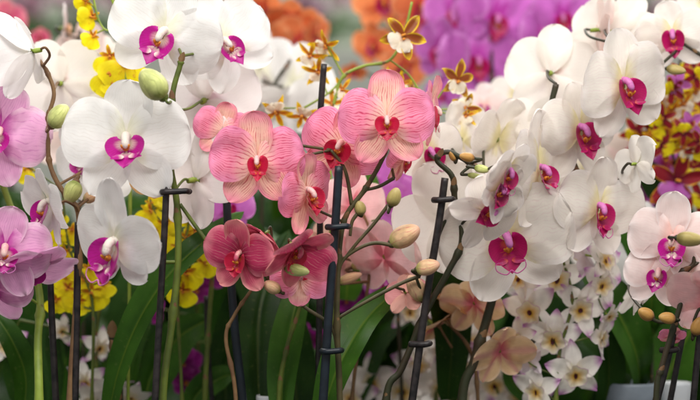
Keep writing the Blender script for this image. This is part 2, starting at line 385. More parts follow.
def spray_flower(root, base, pos, r, yaw, pitch, roll, sty, opt, seed):
    """small spray orchids: narrow blades and one broad lip"""
    rg = random.Random(seed); j = lambda a: rg.uniform(-a, a); mb = MB(); lp = MB()
    if sty == 'yellow':
        tl, tw, tm = .5, .12, 'gold'
    elif sty == 'brown': tl, tw, tm = .95, .23, 'brown'
    elif sty == 'gold': tl, tw, tm = .95, .16, 'gold'
    elif sty == 'maroon': tl, tw, tm = 1, .24, 'maroon'
    elif sty == 'lilac': tl, tw, tm = 1.08, .34, 'lilac'
    elif sty == 'pansy': tl, tw, tm = .8, .42, 'pansy'
    else: tl, tw, tm = .95, .3, sty
    for i, an in enumerate((0, 1.2, -1.2, 2.45, -2.45)):
        w = tw * (1.25 if i in (1, 2) and sty == 'lilac' else 1)
        petal(mb, tm, r * tl * (1 + j(.08)), r * w, an + j(.12), (0, .02 * r, 0), a=.7, b=.6, lift=.1 + j(.15), curl=-.1 + j(.25), cup=.2, wave=.07, nu=9, nv=8, rg=rg, point=.55 if sty == 'lilac' else .2)
    tube(mb, 'steml', [Vector((0, .02 * r, 0)), Vector((0, .3 * r, -.1 * r))], .05 * r, .04 * r, 6)
    fl = mb.build('flower', root, pos - base); fl.rotation_euler = rot(yaw, pitch, roll).to_euler()
    if sty in ('yellow', 'brown', 'gold', 'maroon'):
        lm = {'yellow': 'yellow', 'brown': 'paleyel', 'gold': 'paleyel', 'maroon': 'orchid' if opt.get('big') else 'yellow'}[sty]
        L = {'yellow': .8, 'brown': .55, 'gold': .5, 'maroon': .55}[sty]
        for sg in (-1, 1):
            petal(lp, lm, r * L * 1.1, r * L * .62, org=(0, -.06 * r, -.05 * r), t=(sg * .62, -.15, -.8), n=(0, -1, .1), a=.6, b=.35, cup=-.15, wave=.08, curl=-.1, nu=8, nv=7, rg=rg)
        for q in range(4):
            blob(lp, 'calo', (j(.08) * r, -.12 * r, (-.02 + j(.1)) * r), (j(1), -1, j(1)), .07 * r, .05 * r, 7, 5)
    elif sty in ('lilac', 'pansy'):
        lm = 'dend' if sty == 'lilac' else 'pansy'
        shell(lp, lm, (0, -.02 * r, -.14 * r), (.40 * r, -.02 * r, 0), (0, -.1 * r, .42 * r), (0, -1, .2), .5, 6, 24, pw=1.3, ruf=.14, ph=rg.uniform(0, 6))
        shell(lp, 'eye' if sty == 'lilac' else 'calo', (0, -.035 * r, -.13 * r), ((.07 + j(.03)) * r, 0, 0), (0, 0, (.12 + j(.03)) * r), (0, -1, .2), .6, 3, 10, pw=1.2)
    else:
        shell(lp, 'magd', (0, -.05 * r, -.12 * r), (.2 * r, 0, 0), (0, -.1 * r, .22 * r), (0, -1, .2), .5, 4, 10)
    lp.build('lip', fl)
    return fl

SEED = [100]
PL = {}
def nearest(pts, p):
    return min(pts, key=lambda q: (q - p).length)
def plant(kind, label, cat, d, stems, flowers=(), buds=(), leaves=(), group=None, stem='stemg', sr=2.2, bx=None, sty=None, spray=False, ped=None, nodes=6, labels=None):
    """stems: lists of (px,py[,d]) from tip to foot.  flowers: (px,py,R px,yaw,pitch,roll[,opt])"""
    s0 = stems[0]; last = s0[-1]
    bz = -0.26
    b0 = P(last[0], last[1], last[2] if len(last) > 2 else d)
    base = Vector((b0.x, b0.y, bz)) if bx is None else Vector((P(bx, 400, d).x, d, bz))
    root = bpy.data.objects.new(kind, None); COL.objects.link(root); root.location = base
    root.empty_display_size = .03
    tag(root, label, cat, group)
    mb = MB(); cloud = []
    for i, st in enumerate(stems):
        pts = [P(q[0], q[1], q[2] if len(q) > 2 else d) for q in st]
        if i == 0: pts.append(Vector((base.x, base.y, bz)))
        sp = spline(pts, 8); cloud += sp
        rr = S(sr if i == 0 else sr * .72, d)
        tube(mb, stem, sp, rr * .75, rr * (1.15 if i == 0 else 1), 9, nodes=nodes if i == 0 else 0, seed=i + SEED[0])
        if nodes and i == 0:     # dry bracts at the nodes
            for k in range(nodes):
                q = int((k + .5) / nodes * (len(sp) - 1)); tgv = (sp[max(q - 1, 0)] - sp[q]).normalized() if q else Vector((0, 0, 1))
                petal(mb, 'stempink', rr * 3.2, rr * 1.0, org=sp[q] + Vector((0, -rr * 1.0, 0)), t=tgv + Vector((.15 * (-1) ** k, -.1, 0)), n=(0.2 * (-1) ** k, -1, 0), a=.3, b=.7, cup=-.6, nu=4, nv=4)
    pm = ped or stem
    for f in flowers:
        SEED[0] += 1
        x, y, r, yw, pt, rl = f[:6]; o = dict(f[6]) if len(f) > 6 else {}
        dd = d + o.get('dd', 0.0); pos = P(x, y, dd); rr = S(r, dd)
        face = rot(yw, pt, rl) @ Vector((0, 1, 0))
        st = o.get('sty', sty)
        (spray_flower if spray else moth_flower)(root, base, pos, rr, yw, pt, rl, st, o, SEED[0])
        a = pos + face * rr * .28
        if not o.get('noped'):
            tgt = nearest(cloud, a + Vector((0, 0, -.01)))
            mid = a + face * rr * .35 + Vector((0, 0, -.1 * rr)); mid = mid.lerp(tgt, .35)
            w = S(1.3, dd) if not spray else S(.8, dd)
            tube(mb, pm, spline([a, a + face * rr * .15, mid, tgt], 6), w, w * 1.15, 7, seed=SEED[0])
    mb.build('stem', root, off=base)
    for b in buds:
        # (px,py,halflen,halfwidth,angle deg from up,material[,dd])
        x, y, hl, hw, an, bm = b[:6]; dd = d + (b[6] if len(b) > 6 else 0)
        B = MB(); ax = Vector((math.sin(R(an)), -.25, math.cos(R(an)))); c = P(x, y, dd)
        blob(B, bm, (0, 0, 0), ax, S(hl, dd), S(hw, dd), 18, 14, tip=.45, ridge=.10, seed=x)
        e = -ax.normalized() * S(hl, dd) * .92
        blob(B, pm, e, ax, S(hw * .35, dd), S(hw * .38, dd), 8, 5)
        tgt = nearest(cloud, c + e) - c
        if (tgt - e).length > S(2, dd):
            q = e - ax.normalized() * min((tgt - e).length * .4, S(8, dd))
            tube(B, pm, spline([e, q, tgt], 6), S(1.5, dd), S(1.6, dd), 7)
        B.build('bud', root, loc=c - base)
    for l in leaves:
        # (pts, halfwidth, mat[, n])
        pts = [P(q[0], q[1], q[2] if len(q) > 2 else d) for q in l[0]]
        leaf(l[2], pts, S(l[1], d), l[3] if len(l) > 3 else (0, -1, .35), root, base, l[4] if len(l) > 4 else .6)
    PL[label] = root
    return root

def leaf(m, pts, w, n, root, base, a=.6, name='leaf', mb=None):
    """strap leaf from foot to tip: folded along the midrib, rounded tip, with real thickness"""
    own = mb is None
    if own: mb = MB()
    sp = spline(pts, 7); N = len(sp); n = Vector(n); nv = 12
    for side in (1, -1):
        rows, uvs = [], []
        for i, p in enumerate(sp):
            u = i / (N - 1); tg = (sp[min(i + 1, N - 1)] - sp[max(i - 1, 0)]).normalized()
            nn = (n - tg * n.dot(tg)).normalized(); s = tg.cross(nn)
            f = (.35 + .65 * min(1, u / .5) ** a) * (max(0, 1 - u ** 3.2) ** .55)
            row, uvr = [], []
            for j in range(nv + 1):
                v = 2 * j / nv - 1
                h = w * (.30 * abs(v) ** 1.3 - .14 * math.exp(-(v * 7) ** 2)) * f + w * .05 * math.sin(u * 9 + v * 2)
                th = side * w * .022 * (1 - v * v)
                row.append(p + s * w * f * v + nn * (h + th)); uvr.append((u, j / nv))
            if side < 0: row = row[::-1]
            rows.append(row); uvs.append(uvr)
        mb.grid(rows, uvs, m)
    if own: return mb.build(name, root, off=base)

def stake(label, pts, rpx, d, mat='stake', clips=(), group='support stakes clipped to the flower stems'):
    p = [P(q[0], q[1], q[2] if len(q) > 2 else d) for q in pts]
    dirv = (p[-1] - p[-2]).normalized()
    if p[-1].z > -.26: p.append(p[-1] + dirv * ((p[-1].z + .26) / max(-dirv.z, .1)))
    base = p[-1].copy()
    root = bpy.data.objects.new('support_stake', None); COL.objects.link(root); root.location = base; root.empty_display_size = .03
    tag(root, label, 'plant stake', group)
    mb = MB(); r = S(rpx, d); tube(mb, mat, spline(p, 10), r * .92, r, 12, lump=.02); mb.build('rod', root, off=base)
    for (x, y, wl, wr) in clips:     # a ring round the stake with a jaw reaching to the stem
        c = P(x, y, d); cb = MB(); w = S(2.4, d)
        ring = [c + Vector((math.cos(q) * r * 1.5, math.sin(q) * r * 1.5, 0)) for q in [2 * math.pi * k / 16 for k in range(17)]]
        tube(cb, mat, ring, w * 1.0, w * 1.0, 8)
        jaw = spline([c + Vector((-S(wl, d) - r * .6, 0, 0)), c + Vector((-r * .4, -r * 1.75, 0)), c + Vector((S(wr, d) * .6, -r * 1.9, S(.6, d))), c + Vector((S(wr, d), -r * 1.4, S(1, d))), c + Vector((S(wr, d) * 1.08, r * .6, S(.5, d)))], 6)
        tube(cb, mat, jaw, w * 1.35, w * 1.15, 10)
        blob(cb, mat, jaw[-1], (1, .4, 0), w * 1.5, w * 1.3, 10, 6)
        cb.build('clip', root, off=base)
    return root
# ================================================================== THE PLANTS
H = {'hi': False}
def o(**k): return k
# ---- white, magenta-lipped spike, left
plant('moth_orchid', 'tall white moth orchid with large open bloom and nodding bloom left of the clipped stake', 'orchid', -.02,
      [[(182, 56), (180, 66), (173, 92), (170, 130), (171, 168), (177, 205), (178, 262), (171, 330), (163, 402)],
       [(180, 204), (197, 228), (210, 246), (222, 262)],
       [(178, 262), (160, 262), (140, 258), (122, 250, .0)]],
      [(126, 143, 62, 4, 4, 0, o(dd=-.02, lk=1.2)),
       (116, 247, 53, -38, 14, 8, o(dd=-.035, ds=1.3, ls=.9, pw=.58, lk=1.3, la=2.3)),
       (163, 36, 56, -14, 10, 24, o(dd=.02, la=2.3, lk=1.1)),
       (226, 44, 50, 22, 4, -34, o(dd=.035, lk=1.0, la=2.4)),
       (206, 100, 52, 168, -8, 10, o(dd=.06)),
       (198, 180, 52, 146, 0, -12, o(dd=.04, la=2.75, ls=.95, ds=1.3, pw=.5)),
       (152, 178, 22, -160, 20, 40, o(dd=.02, sty='peach'))],
      [(153, 84, 18, 15.5, -38, 'budg', -.045)],
      [([(106, 430, .04), (118, 372, .03), (140, 316, .02), (170, 272, .02), (208, 238, .03), (244, 212, .05)], 18, 'leafm', (-.35, -1, .35))],
      stem='stemg', sr=3.4, sty='white')
plant('moth_orchid', 'white moth orchid at the left edge with drooping side-on blooms and a fat green bud', 'orchid', .0,
      [[(38, 58), (48, 74), (54, 94), (48, 118), (48, 140), (49, 160), (55, 178), (66, 196), (78, 212), (79, 262), (74, 330), (70, 402)]],
      [(30, 52, 46, -118, 10, 20, o(dd=-.02, la=2.3, fold=.6, nolip=True)),
       (62, 84, 46, 176, 0, 30, o(dd=.07, sty='cream')),
       (50, 206, 40, -62, 16, 14, o(dd=-.02, fold=.12, lk=1.25)),
       (82, 160, 42, -40, 10, -30, o(dd=.035, lk=.9)),
       (104, 186, 26, 10, 10, 150, o(dd=.03))],
      [(59, 116, 14, 12, 40, 'budg', -.02), (72, 192, 12, 11, -160, 'budg', .0), (92, 196, 10, 7, 60, 'budp', .02)],
      [([(20, 430, .06), (26, 380, .05), (12, 340, .04), (-16, 300, .05)], 15, 'leafm', (.2, -1, .4))],
      stem='stempink', sr=2.6, sty='white')
plant('moth_orchid', 'mauve moth orchid crowding the lower left edge below a bright green stem', 'orchid', -.02,
      [[(-8, 118, .04), (-4, 160, .04), (10, 205, .04), (30, 250, .03), (40, 300, .02), (38, 340, .0), (39, 402, -.02)]],
      [(-2, 134, 50, 18, 0, 20, o(dd=.01)), (4, 252, 46, 10, 4, 10, o(dd=-.02, lk=1.2)),
       (34, 268, 42, 30, 60, 20, o(dd=.0, la=2.75)), (-8, 288, 40, -10, 30, 10, o(dd=.01))],
      stem='steml', sr=4.0, sty='mauve', nodes=4)
# ---- striped pink, centre
plant('moth_orchid', 'striped pink moth orchid in the centre with crimson lips and bare bud branches', 'orchid', -.02,
      [[(388, 140), (382, 160), (366, 188), (347, 214), (341, 236), (338, 272), (337, 326), (340, 402)],
       [(342, 262), (356, 244), (372, 226), (386, 208), (392, 200)],
       [(350, 236), (352, 222), (357, 214)],
       [(366, 190), (380, 186), (394, 178)],
       [(337, 290), (341, 264), (354, 251), (374, 243), (396, 246)],
       [(338, 318), (362, 304), (384, 292), (404, 282), (420, 276)],
       [(268, 280), (284, 290), (306, 308), (331, 326), (338, 352)],
       [(300, 268), (290, 282), (284, 290)],
       [(331, 150), (345, 170), (352, 206)]],
      [(387, 122, 47, 0, 4, 0, o(dd=-.025, lk=.92, ds=1.12)),
       (257, 162, 47, 0, 4, 0, o(dd=-.02, lk=.9, ds=1.1)),
       (340, 146, 42, -14, 6, 24, o(dd=.005, lk=1.1)),
       (222, 130, 28, 0, 0, 10, o(dd=.03, nolip=True)),
       (307, 194, 40, 52, 6, -14, o(dd=-.01, lk=1.15, fold=.1)),
       (240, 256, 38, -26, 14, 8, o(dd=-.01, sty='rasp', lk=1.0, fold=.12)),
       (296, 250, 38, 36, 40, 30, o(dd=-.02, sty='rasp', fold=.55, lk=1.1)),
       (264, 236, 30, -40, 40, -30, o(dd=.01, sty='rasp', fold=.5)),
       (300, 276, 30, 20, -10, 185, o(dd=.0)),
       (432, 112, 36, 76, 8, 10, o(dd=.01, lk=1.2)),
       (404, 160, 26, 60, 20, 8, o(dd=.015, lk=1.1)),
       (406, 294, 22, 160, 30, 10, o(dd=.02, nolip=True))],
      [(394, 197, 10, 8.5, 20, 'budy', -.02), (360, 208, 7.5, 7, -10, 'budy'), (428, 267, 12.5, 9.5, 75, 'budp', -.01),
       (405, 236, 17, 13, 60, 'budp', .0), (297, 270, 13, 7.5, 100, 'budg', -.02), (272, 287, 9.5, 7.5, -60, 'budp', -.01), (416, 288, 15, 11, -30, 'budp', .01)],
      [([(262, 430, .05), (258, 370, .06), (262, 300, .08), (290, 230, .12)], 23, 'leafd', (.1, -1, .2)),
       ([(282, 430, .03), (283, 372, .04), (294, 310, .05), (312, 250, .08)], 19, 'leafm', (-.2, -1, .2)),
       ([(318, 430, .01), (338, 366, .0), (366, 318, .02), (408, 282, .05)], 22, 'leafm', (-.35, -1, .5))],
      stem='stemb', sr=2.9, sty='pink', bx=342)
plant('moth_orchid', 'pale peach-pink moth orchid half hidden behind the bud branches in the middle', 'orchid', .06,
      [[(356, 200), (372, 240), (366, 300), (352, 402)]],
      [(352, 204, 32, 10, 0, 8, o(nolip=True)), (384, 258, 42, -34, 24, 10, o(dd=-.02, ls=1.0, nolip=True)), (350, 250, 32, 40, 10, -20, o(dd=.01, nolip=True, fold=.2)),
       (330, 250, 34, 150, 10, 20, o(dd=.02))],
      [(362, 262, 12, 7, 60, 'budp'), (350, 278, 13, 6, 70, 'budp', -.02)],
      stem='stempink', sr=1.8, sty='shell')
plant('moth_orchid', 'bright purple moth orchid glimpsed behind the olive buds in the middle', 'orchid', .14,
      [[(400, 190), (404, 240), (398, 300), (402, 402)]],
      [(378, 196, 38, -10, 0, 20, H), (414, 204, 38, 14, 0, -10, H), (398, 232, 34, 0, 20, 0, H), (230, 208, 24, 0, 0, 0, dict(hi=False, noped=True, dd=-.06)),
       (386, 286, 22, 0, 20, 0, H)],
      stem='stemd', sr=1.8, sty='orchid')
# ---- white right of centre
plant('moth_orchid', 'creamy white moth orchid right of centre, its magenta lips stacked above one big low bloom', 'orchid', .0,
      [[(486, 172), (468, 162), (448, 152), (437, 160), (452, 176), (455, 200), (462, 240), (448, 272), (426, 312), (402, 368), (386, 402)],
       [(455, 200), (440, 232), (430, 262)]],
      [(507, 240, 66, 6, 14, -14, o(dd=.0, lk=.95, pw=.66, ds=1.0)),
       (490, 211, 36, 24, 22, 60, o(dd=-.045, lk=1.25, ls=1.2)),
       (497, 190, 32, 44, 10, 44, o(dd=-.05, lk=1.4, fold=.3)),
       (506, 172, 34, 44, 26, 10, o(dd=-.05, lk=1.3, fold=.25)),
       (540, 172, 60, 56, 6, -10, o(dd=.0, lk=.9)),
       (446, 218, 56, -156, 0, 30, o(dd=.03, nolip=True)),
       (534, 142, 46, 160, 0, 26, o(dd=.045, nolip=True, fold=.1)), (498, 140, 42, 30, 14, 10, o(dd=.05, nolip=True, fold=.25)),
       (462, 140, 38, 40, 10, -24, o(dd=.07, nolip=True)),
       (431, 153, 34, 16, 14, -20, o(dd=.03, lk=1.3))],
      [(467, 157, 8, 5.5, -80, 'budo', -.02), (482, 169, 8, 5, 100, 'budg', -.02), (475, 176, 8, 3.5, 100, 'budg', -.01), (452, 156, 6, 3.5, -30, 'budo')],
      [([(448, 400, .1), (452, 330, .08), (444, 268, .07), (446, 196, .09)], 24, 'leafd', (.1, -1, .1))],
      stem='stemd', sr=3.2, sty='whited')
plant('moth_orchid', 'big creamy white moth orchid arching over the right side on a thick dark stem', 'orchid', .03,
      [[(640, 92), (600, 108), (572, 150), (580, 200), (545, 245), (508, 262), (497, 284), (486, 322), (474, 362), (462, 402)],
       [(578, 208), (600, 216), (626, 170)], [(566, 160), (552, 112), (556, 84)], [(612, 104), (616, 60), (618, 44)]],
      [(624, 86, 55, 30, 6, -14, o(dd=-.02, lk=1.0)),
       (580, 132, 50, 38, 6, -8, o(dd=-.01, lk=1.05)),
       (598, 210, 50, 32, 8, 6, o(dd=-.02, lk=1.0)),
       (552, 74, 47, 160, 4, -8, o(dd=.04)),
       (612, 34, 46, 150, 10, -28, o(dd=.05, la=2.2)), (602, 30, 40, 96, 0, -38, o(dd=.04, nolip=True, sty='plainblush')),
       (560, 214, 44, -50, 0, 18, o(dd=.04, nolip=True)),
       (638, 164, 30, 118, 0, 20, o(dd=-.03, nolip=True)),
       (598, 96, 36, 60, 0, 20, o(dd=.05))],
      leaves=[([(640, 330, .12), (652, 300, .1), (632, 240, .08), (596, 196, .08)], 17, 'leafm', (.2, -1, .3)),
              ([(640, 400, .14), (636, 350, .1), (612, 300, .09), (578, 262, .1)], 26, 'leafm', (.3, -1, .5)),
              ([(600, 430, .12), (610, 370, .1), (602, 320, .08)], 17, 'leafd', (.2, -1, .3))],
      stem='stemd', sr=4.4, sty='whited')
plant('moth_orchid', 'white moth orchid bloom with a magenta and orange lip in the top right corner', 'orchid', .06,
      [[(684, 44), (716, 70), (724, 120), (728, 220), (730, 402)]],
      [(673, 36, 36, -12, 8, -8, o(dd=0, lk=1.15)), (704, 6, 26, 0, 0, 0, o(dd=.05, nolip=True))],
      [(676, 70, 10, 6, 100, 'budy', -.02)],
      stem='stemd', sr=2, sty='whited')
plant('moth_orchid', 'blush pink moth orchid at the right edge above two golden brown buds', 'orchid', -.02,
      [[(686, 232), (694, 262), (680, 274), (682, 296), (674, 326), (662, 366), (656, 402)],
       [(676, 322), (660, 322), (650, 318)], [(682, 276), (700, 262), (716, 268)], [(694, 320), (700, 308), (712, 300)], [(673, 240), (680, 262)]],
      [(672, 242, 44, -16, 6, 6, o(dd=.0, sty='blush', lk=1.1, ds=1.12)),
       (658, 274, 34, -10, 6, 10, o(dd=.01, sty='blush', lk=1.25)),
       (712, 296, 42, -30, 34, 10, o(dd=-.01, sty='shell', fold=.35, nolip=True)),
       (704, 250, 34, 120, 0, 30, o(dd=.01, sty='shell')),
       (672, 336, 14, 10, 50, 0, o(dd=.02, sty='pink')),
       (640, 290, 30, 100, 20, 0, o(dd=.05, sty='cream'))],
      [(646, 314, 9, 7.5, -60, 'budo'), (667, 318, 9, 7, -80, 'budo', -.01), (690, 239, 14, 9, 95, 'budy', -.04), (698, 326, 10, 8, 20, 'budo')],
      stem='stemd', sr=2.8, sty='blush')
plant('moth_orchid', 'peach yellow moth orchid low behind the thick dark stem, blooms seen from behind', 'orchid', .07,
      [[(500, 352), (480, 322), (446, 318), (470, 350), (478, 402)], [(446, 318), (440, 326), (452, 348)]],
      [(474, 304, 32, -24, 30, 6, o(fold=.45, nolip=True, dd=-.02)), (500, 352, 32, 16, 34, -6, o(la=2.5, fold=.35, nolip=True, ds=1.15, dd=-.03)), (434, 326, 28, 60, 50, 30, o(nolip=True, fold=.3)), (452, 300, 24, -50, 60, 0, o(fold=.5, nolip=True))],
      stem='stempink', sr=1.8, sty='peach')
# ---- dim blooms seen between stems
plant('dendrobium_orchid', 'white dendrobium spray with lilac tips and dark yellow-ringed eyes, right of the peach blooms', 'orchid', .055,
      [[(560, 250), (572, 300), (560, 350), (556, 402)], [(572, 300), (600, 290)], [(560, 350), (540, 320), (530, 300)]],
      [(x, y - 3, r * .88, yw, pt, rl) for (x, y, r, yw, pt, rl) in
       [(557, 279, 34, 10, 8, 10), (529, 312, 33, -14, 8, -12), (602, 286, 28, 24, 6, 8), (581, 310, 32, 12, 10, 20), (553, 340, 34, -4, 12, 5), (575, 375, 33, 8, 14, -8),
        (548, 250, 28, 100, 0, 30), (585, 258, 30, -120, 10, 0), (520, 280, 27, -30, 10, 30), (600, 340, 24, 60, 0, -20), (604, 262, 28, 40, -20, 0), (536, 392, 28, -20, 10, 0), (518, 340, 22, -40, 0, 0), (610, 318, 18, 50, 30, 40), (530, 362, 20, 140, 0, 0)]],
      sty='lilac', spray=True, stem='stemg', sr=2, leaves=[([(578, 312, .1), (560, 296, .09), (540, 286, .09), (514, 290, .08)], 5, 'leafm', (0, -1, .6))])
plant('dendrobium_orchid', 'pale lilac dendrobium spray at the bottom, left of the thick dark stem', 'orchid', .15,
      [[(470, 260), (460, 320), (440, 370), (436, 402)], [(440, 370), (400, 380)], [(440, 370), (490, 380), (500, 402)]],
      [(500, 270, 30, 0, 0, 10), (494, 382, 32, 4, 10, 0), (403, 388, 34, 0, 10, 10), (440, 384, 32, 10, 20, -10), (462, 396, 28, -10, 10, 30), (418, 362, 28, 10, 20, 0), (445, 346, 28, -20, 20, 10),
       (470, 340, 26, 30, 0, 0), (425, 290, 26, 0, 10, 0), (462, 262, 26, -10, 0, 30), (520, 392, 30, 10, 0, 20), (372, 380, 26, -10, 0, 0), (476, 366, 26, 0, 30, 60), (350, 396, 26, 0, 0, 0), (443, 300, 24, 0, 0, 0), (410, 310, 22, 0, 0, 0)],
      sty='lilac', spray=True, stem='stemg', sr=2)
plant('dendrobium_orchid', 'dim white dendrobium blooms low behind the broad leaf at the left', 'orchid', .11,
      [[(100, 300), (96, 350), (98, 402)], [(96, 350), (60, 330), (20, 320)]],
      [(x, y, r, yw, pt, rl) for (x, y, r, yw, pt, rl) in [(6, 344, 22, 0, 10, 0), (100, 346, 20, 30, 20, 10), (86, 380, 22, -20, 30, 0), (112, 390, 24, 20, 30, 0), (62, 330, 16, 40, 0, 20), (132, 396, 20, 0, 40, 20), (92, 402, 22, 0, 20, 50)]],
      sty='lilac', spray=True, stem='stemg', sr=2)
# ---- yellow spray orchids
plant('dancing_lady_orchid', 'bright yellow dancing lady orchid rising behind the big white bloom at upper left', 'orchid', .05,
      [[(108, -14), (114, 6), (118, 28), (121, 50), (126, 80), (130, 200), (128, 402)], [(118, 28), (106, 30), (98, 18), (92, -10)], [(119, 38), (134, 6), (140, -10)]],
      [(126, 62, 34, 10, 10, 10), (110, 74, 26, 0, 10, 0), (110, 56, 24, -10, 20, 0), (92, 16, 17, 20, 20, 60), (93, 36, 15, 30, 10, 30), (132, 0, 16, 0, 10, 10), (126, 18, 12, 10, 0, 0), (86, 2, 14, 0, 40, 40), (112, 82, 15, 10, 0, 0)],
      sty='yellow', spray=True, stem='steml', sr=1.6, nodes=5)
plant('dancing_lady_orchid', 'yellow dancing lady orchid massed in shade behind the clipped stake', 'orchid', .07,
      [[(196, 180), (186, 240), (178, 300), (182, 402)], [(186, 240), (160, 220), (150, 200)]],
      [(rnd.uniform(150, 204), rnd.uniform(186, 250), rnd.uniform(12, 17), rnd.uniform(-25, 25), rnd.uniform(0, 25), rnd.uniform(-30, 30)) for i in range(34)] +
      [(205, 262, 18, 0, 10, 0), (186, 272, 22, 0, 20, 0), (183, 290, 20, 0, 20, 10), (170, 262, 18, 0, 0, 0), (150, 210, 20, 0, 10, 0), (152, 236, 18, 0, 10, 0), (178, 146, 14, 0, 10, 0), (212, 250, 16, 0, 0, 0), (184, 136, 10, 0, 0, 0)],
      sty='yellow', spray=True, stem='stemg', sr=1.6)
plant('dancing_lady_orchid', 'yellow dancing lady orchid between the mauve blooms and the nodding white bloom', 'orchid', .07,
      [[(62, 190), (70, 250), (92, 300), (92, 402)], [(62, 190), (30, 168), (12, 160)]],
      [(64, 252, 18, 0, 10, 0), (72, 230, 17, 0, 10, 10), (60, 236, 14, 30, 10, 60), (90, 268, 17, 0, 10, 0), (84, 280, 14, -20, 10, 40), (68, 288, 16, 0, 10, 30), (76, 268, 14, 20, 10, 0), (20, 150, 20, 0, 10, 0), (66, 276, 17, 10, 10, 0), (92, 292, 22, 0, 20, 0), (78, 300, 18, 0, 20, 30), (104, 284, 16, 0, 0, 0), (12, 158, 20, 0, 10, 0), (26, 168, 18, 10, 0, 30), (4, 172, 16, 0, 0, 0), (30, 152, 14, 0, 0, 0), (58, 214, 14, 0, 0, 0), (56, 300, 16, 0, 20, 0)],
      sty='yellow', spray=True, stem='stemg', sr=1.6)
plant('dancing_lady_orchid', 'brown dancing lady orchid with yellow-rimmed petals on arching green stems above the pink blooms', 'orchid', .07,
      [[(412, 2), (404, 34), (390, 60), (364, 66), (344, 76), (336, 96), (330, 150), (334, 402)], [(344, 76), (336, 62), (328, 46)], [(390, 60), (408, 74), (420, 92), (432, 110)], [(344, 76), (330, 92), (304, 108)]],
      [(404, 36, 26, 8, 4, 32, o(dd=-.02)), (458, 80, 22, 30, 10, 10), (466, 108, 17, 0, 10, 160), (326, 46, 20, -30, 30, 70, dict(sty='gold')), (310, 56, 18, -20, 20, 30, dict(sty='gold')), (318, 72, 18, 0, 30, 0, dict(sty='gold')),
       (276, 112, 20, 10, 30, 160, dict(sty='gold')), (302, 116, 18, 0, 30, 200, dict(sty='gold')), (388, 78, 12, 0, 0, 0, dict(sty='gold')), (402, 84, 14, 20, 0, 0, dict(sty='gold')), (332, 104, 16, 0, 0, 0, dict(sty='gold')), (342, 90, 14, 0, 0, 40, dict(sty='gold')), (466, 116, 14, 0, 0, 0, dict(sty='gold')), (412, 92, 10, 0, 0, 0)],
      sty='brown', spray=True, stem='steml', sr=1.7, nodes=5)
plant('dancing_lady_orchid', 'maroon and yellow dancing lady orchid spray on the right edge above the blush blooms', 'orchid', .16,
      [[(680, 60), (672, 120), (676, 180), (690, 260), (690, 402)], [(672, 120), (650, 130)], [(674, 150), (700, 130)]],
      [(676, 182, 32, 4, 6, 10, o(dd=-.03, big=True)), (655, 108, 18, 0, 10, 0), (636, 132, 17, 0, 10, 40), (644, 96, 16, 20, 10, 0), (640, 146, 16, 0, 0, 20), (684, 168, 18, 0, 0, 0), (668, 96, 18, 0, 10, 30), (690, 86, 20, 0, 0, 20), (700, 110, 20, 0, 10, 0), (680, 120, 18, 0, 0, 10), (660, 130, 17, 0, 20, 0), (692, 140, 20, 0, 0, 60),
       (672, 140, 16, 0, 0, 0), (702, 168, 18, 0, 10, 0), (690, 66, 16, 0, 0, 40), (645, 118, 14, 0, 10, 0), (700, 50, 14, 0, 0, 0), (700, 196, 18, 0, 0, 40)] +
      [(x, y, 17, 0, 10, x, dict(sty=('gold', 'maroon', 'yellow')[x % 3], dd=-.04)) for (x, y) in [(660, 100), (684, 104), (650, 112), (672, 112), (668, 132), (690, 122), (682, 76), (696, 92), (650, 136), (664, 146), (684, 148), (700, 150)]] +
      [(x, y, 15, 0, 10, x * 3, dict(sty='orchid', dd=-.05)) for (x, y) in [(678, 84), (690, 124)]] + [(x, y, 15, 0, 20, x * 5, dict(dd=-.05)) for (x, y) in [(662, 118), (684, 132), (700, 142), (646, 104), (696, 76), (672, 90)]],
      sty='maroon', spray=True, stem='stemd', sr=1.8)
plant('moth_orchid', 'deep violet moth orchid in shade between the cream petal and the maroon spray', 'orchid', .22,
      [[(656, 160), (660, 220), (664, 402)]],
      [(654, 176, 26, 0, 0, 0, H), (664, 160, 24, 20, 0, 0, H), (642, 200, 16, 0, 0, 0, H), (622, 200, 18, 0, 10, 0, dict(hi=False, sty='mauve'))], sty='orchid', stem='stemd', sr=1.8,
      leaves=[([(690, 220, .2), (660, 190, .2), (640, 160, .2)], 18, 'leafd', (0, -1, .3))])
# ---- blurred colour at the top
plant('moth_orchid', 'vivid purple moth orchid blurred behind, above the small brown blooms', 'orchid', .32,
      [[(490, 30), (492, 80), (486, 160), (480, 402)]],
      [(x, y, r, a, b, c, H) for (x, y, r, a, b, c) in [(478, 62, 42, 6, 10, 0), (496, 20, 46, 10, 10, 14), (440, 52, 34, -44, 10, 20), (456, 12, 36, -30, 10, -20), (500, 108, 22, 20, 30, 0), (542, 34, 30, 50, 0, 0), (562, 18, 34, 10, 20, 0), (442, 94, 18, -20, 20, 0)]],
      stem='stemd', sr=2.2, sty='orchid', leaves=[([(600, 120, .34), (560, 76, .34), (520, 60, .33), (482, 62, .34)], 9, 'leafl', (0, -1, .9)), ([(470, 150, .2), (500, 126, .2), (530, 108, .2)], 10, 'leafm', (0, -1, .7))])
plant('moth_orchid', 'orange moth orchid blurred behind the gap left of the yellow-rimmed brown bloom', 'orchid', .38,
      [[(290, 10), (292, 60), (300, 140), (300, 402)]],
      [(x, y, r, a, b, c, H) for (x, y, r, a, b, c) in [(292, 20, 28, 0, 54, 0), (298, 44, 30, 10, 20, 30), (268, 42, 26, -40, 30, 0), (262, 8, 22, -10, 50, 0), (316, 34, 20, 50, 20, 0)]],
      stem='stemd', sr=2.2, sty='orange')
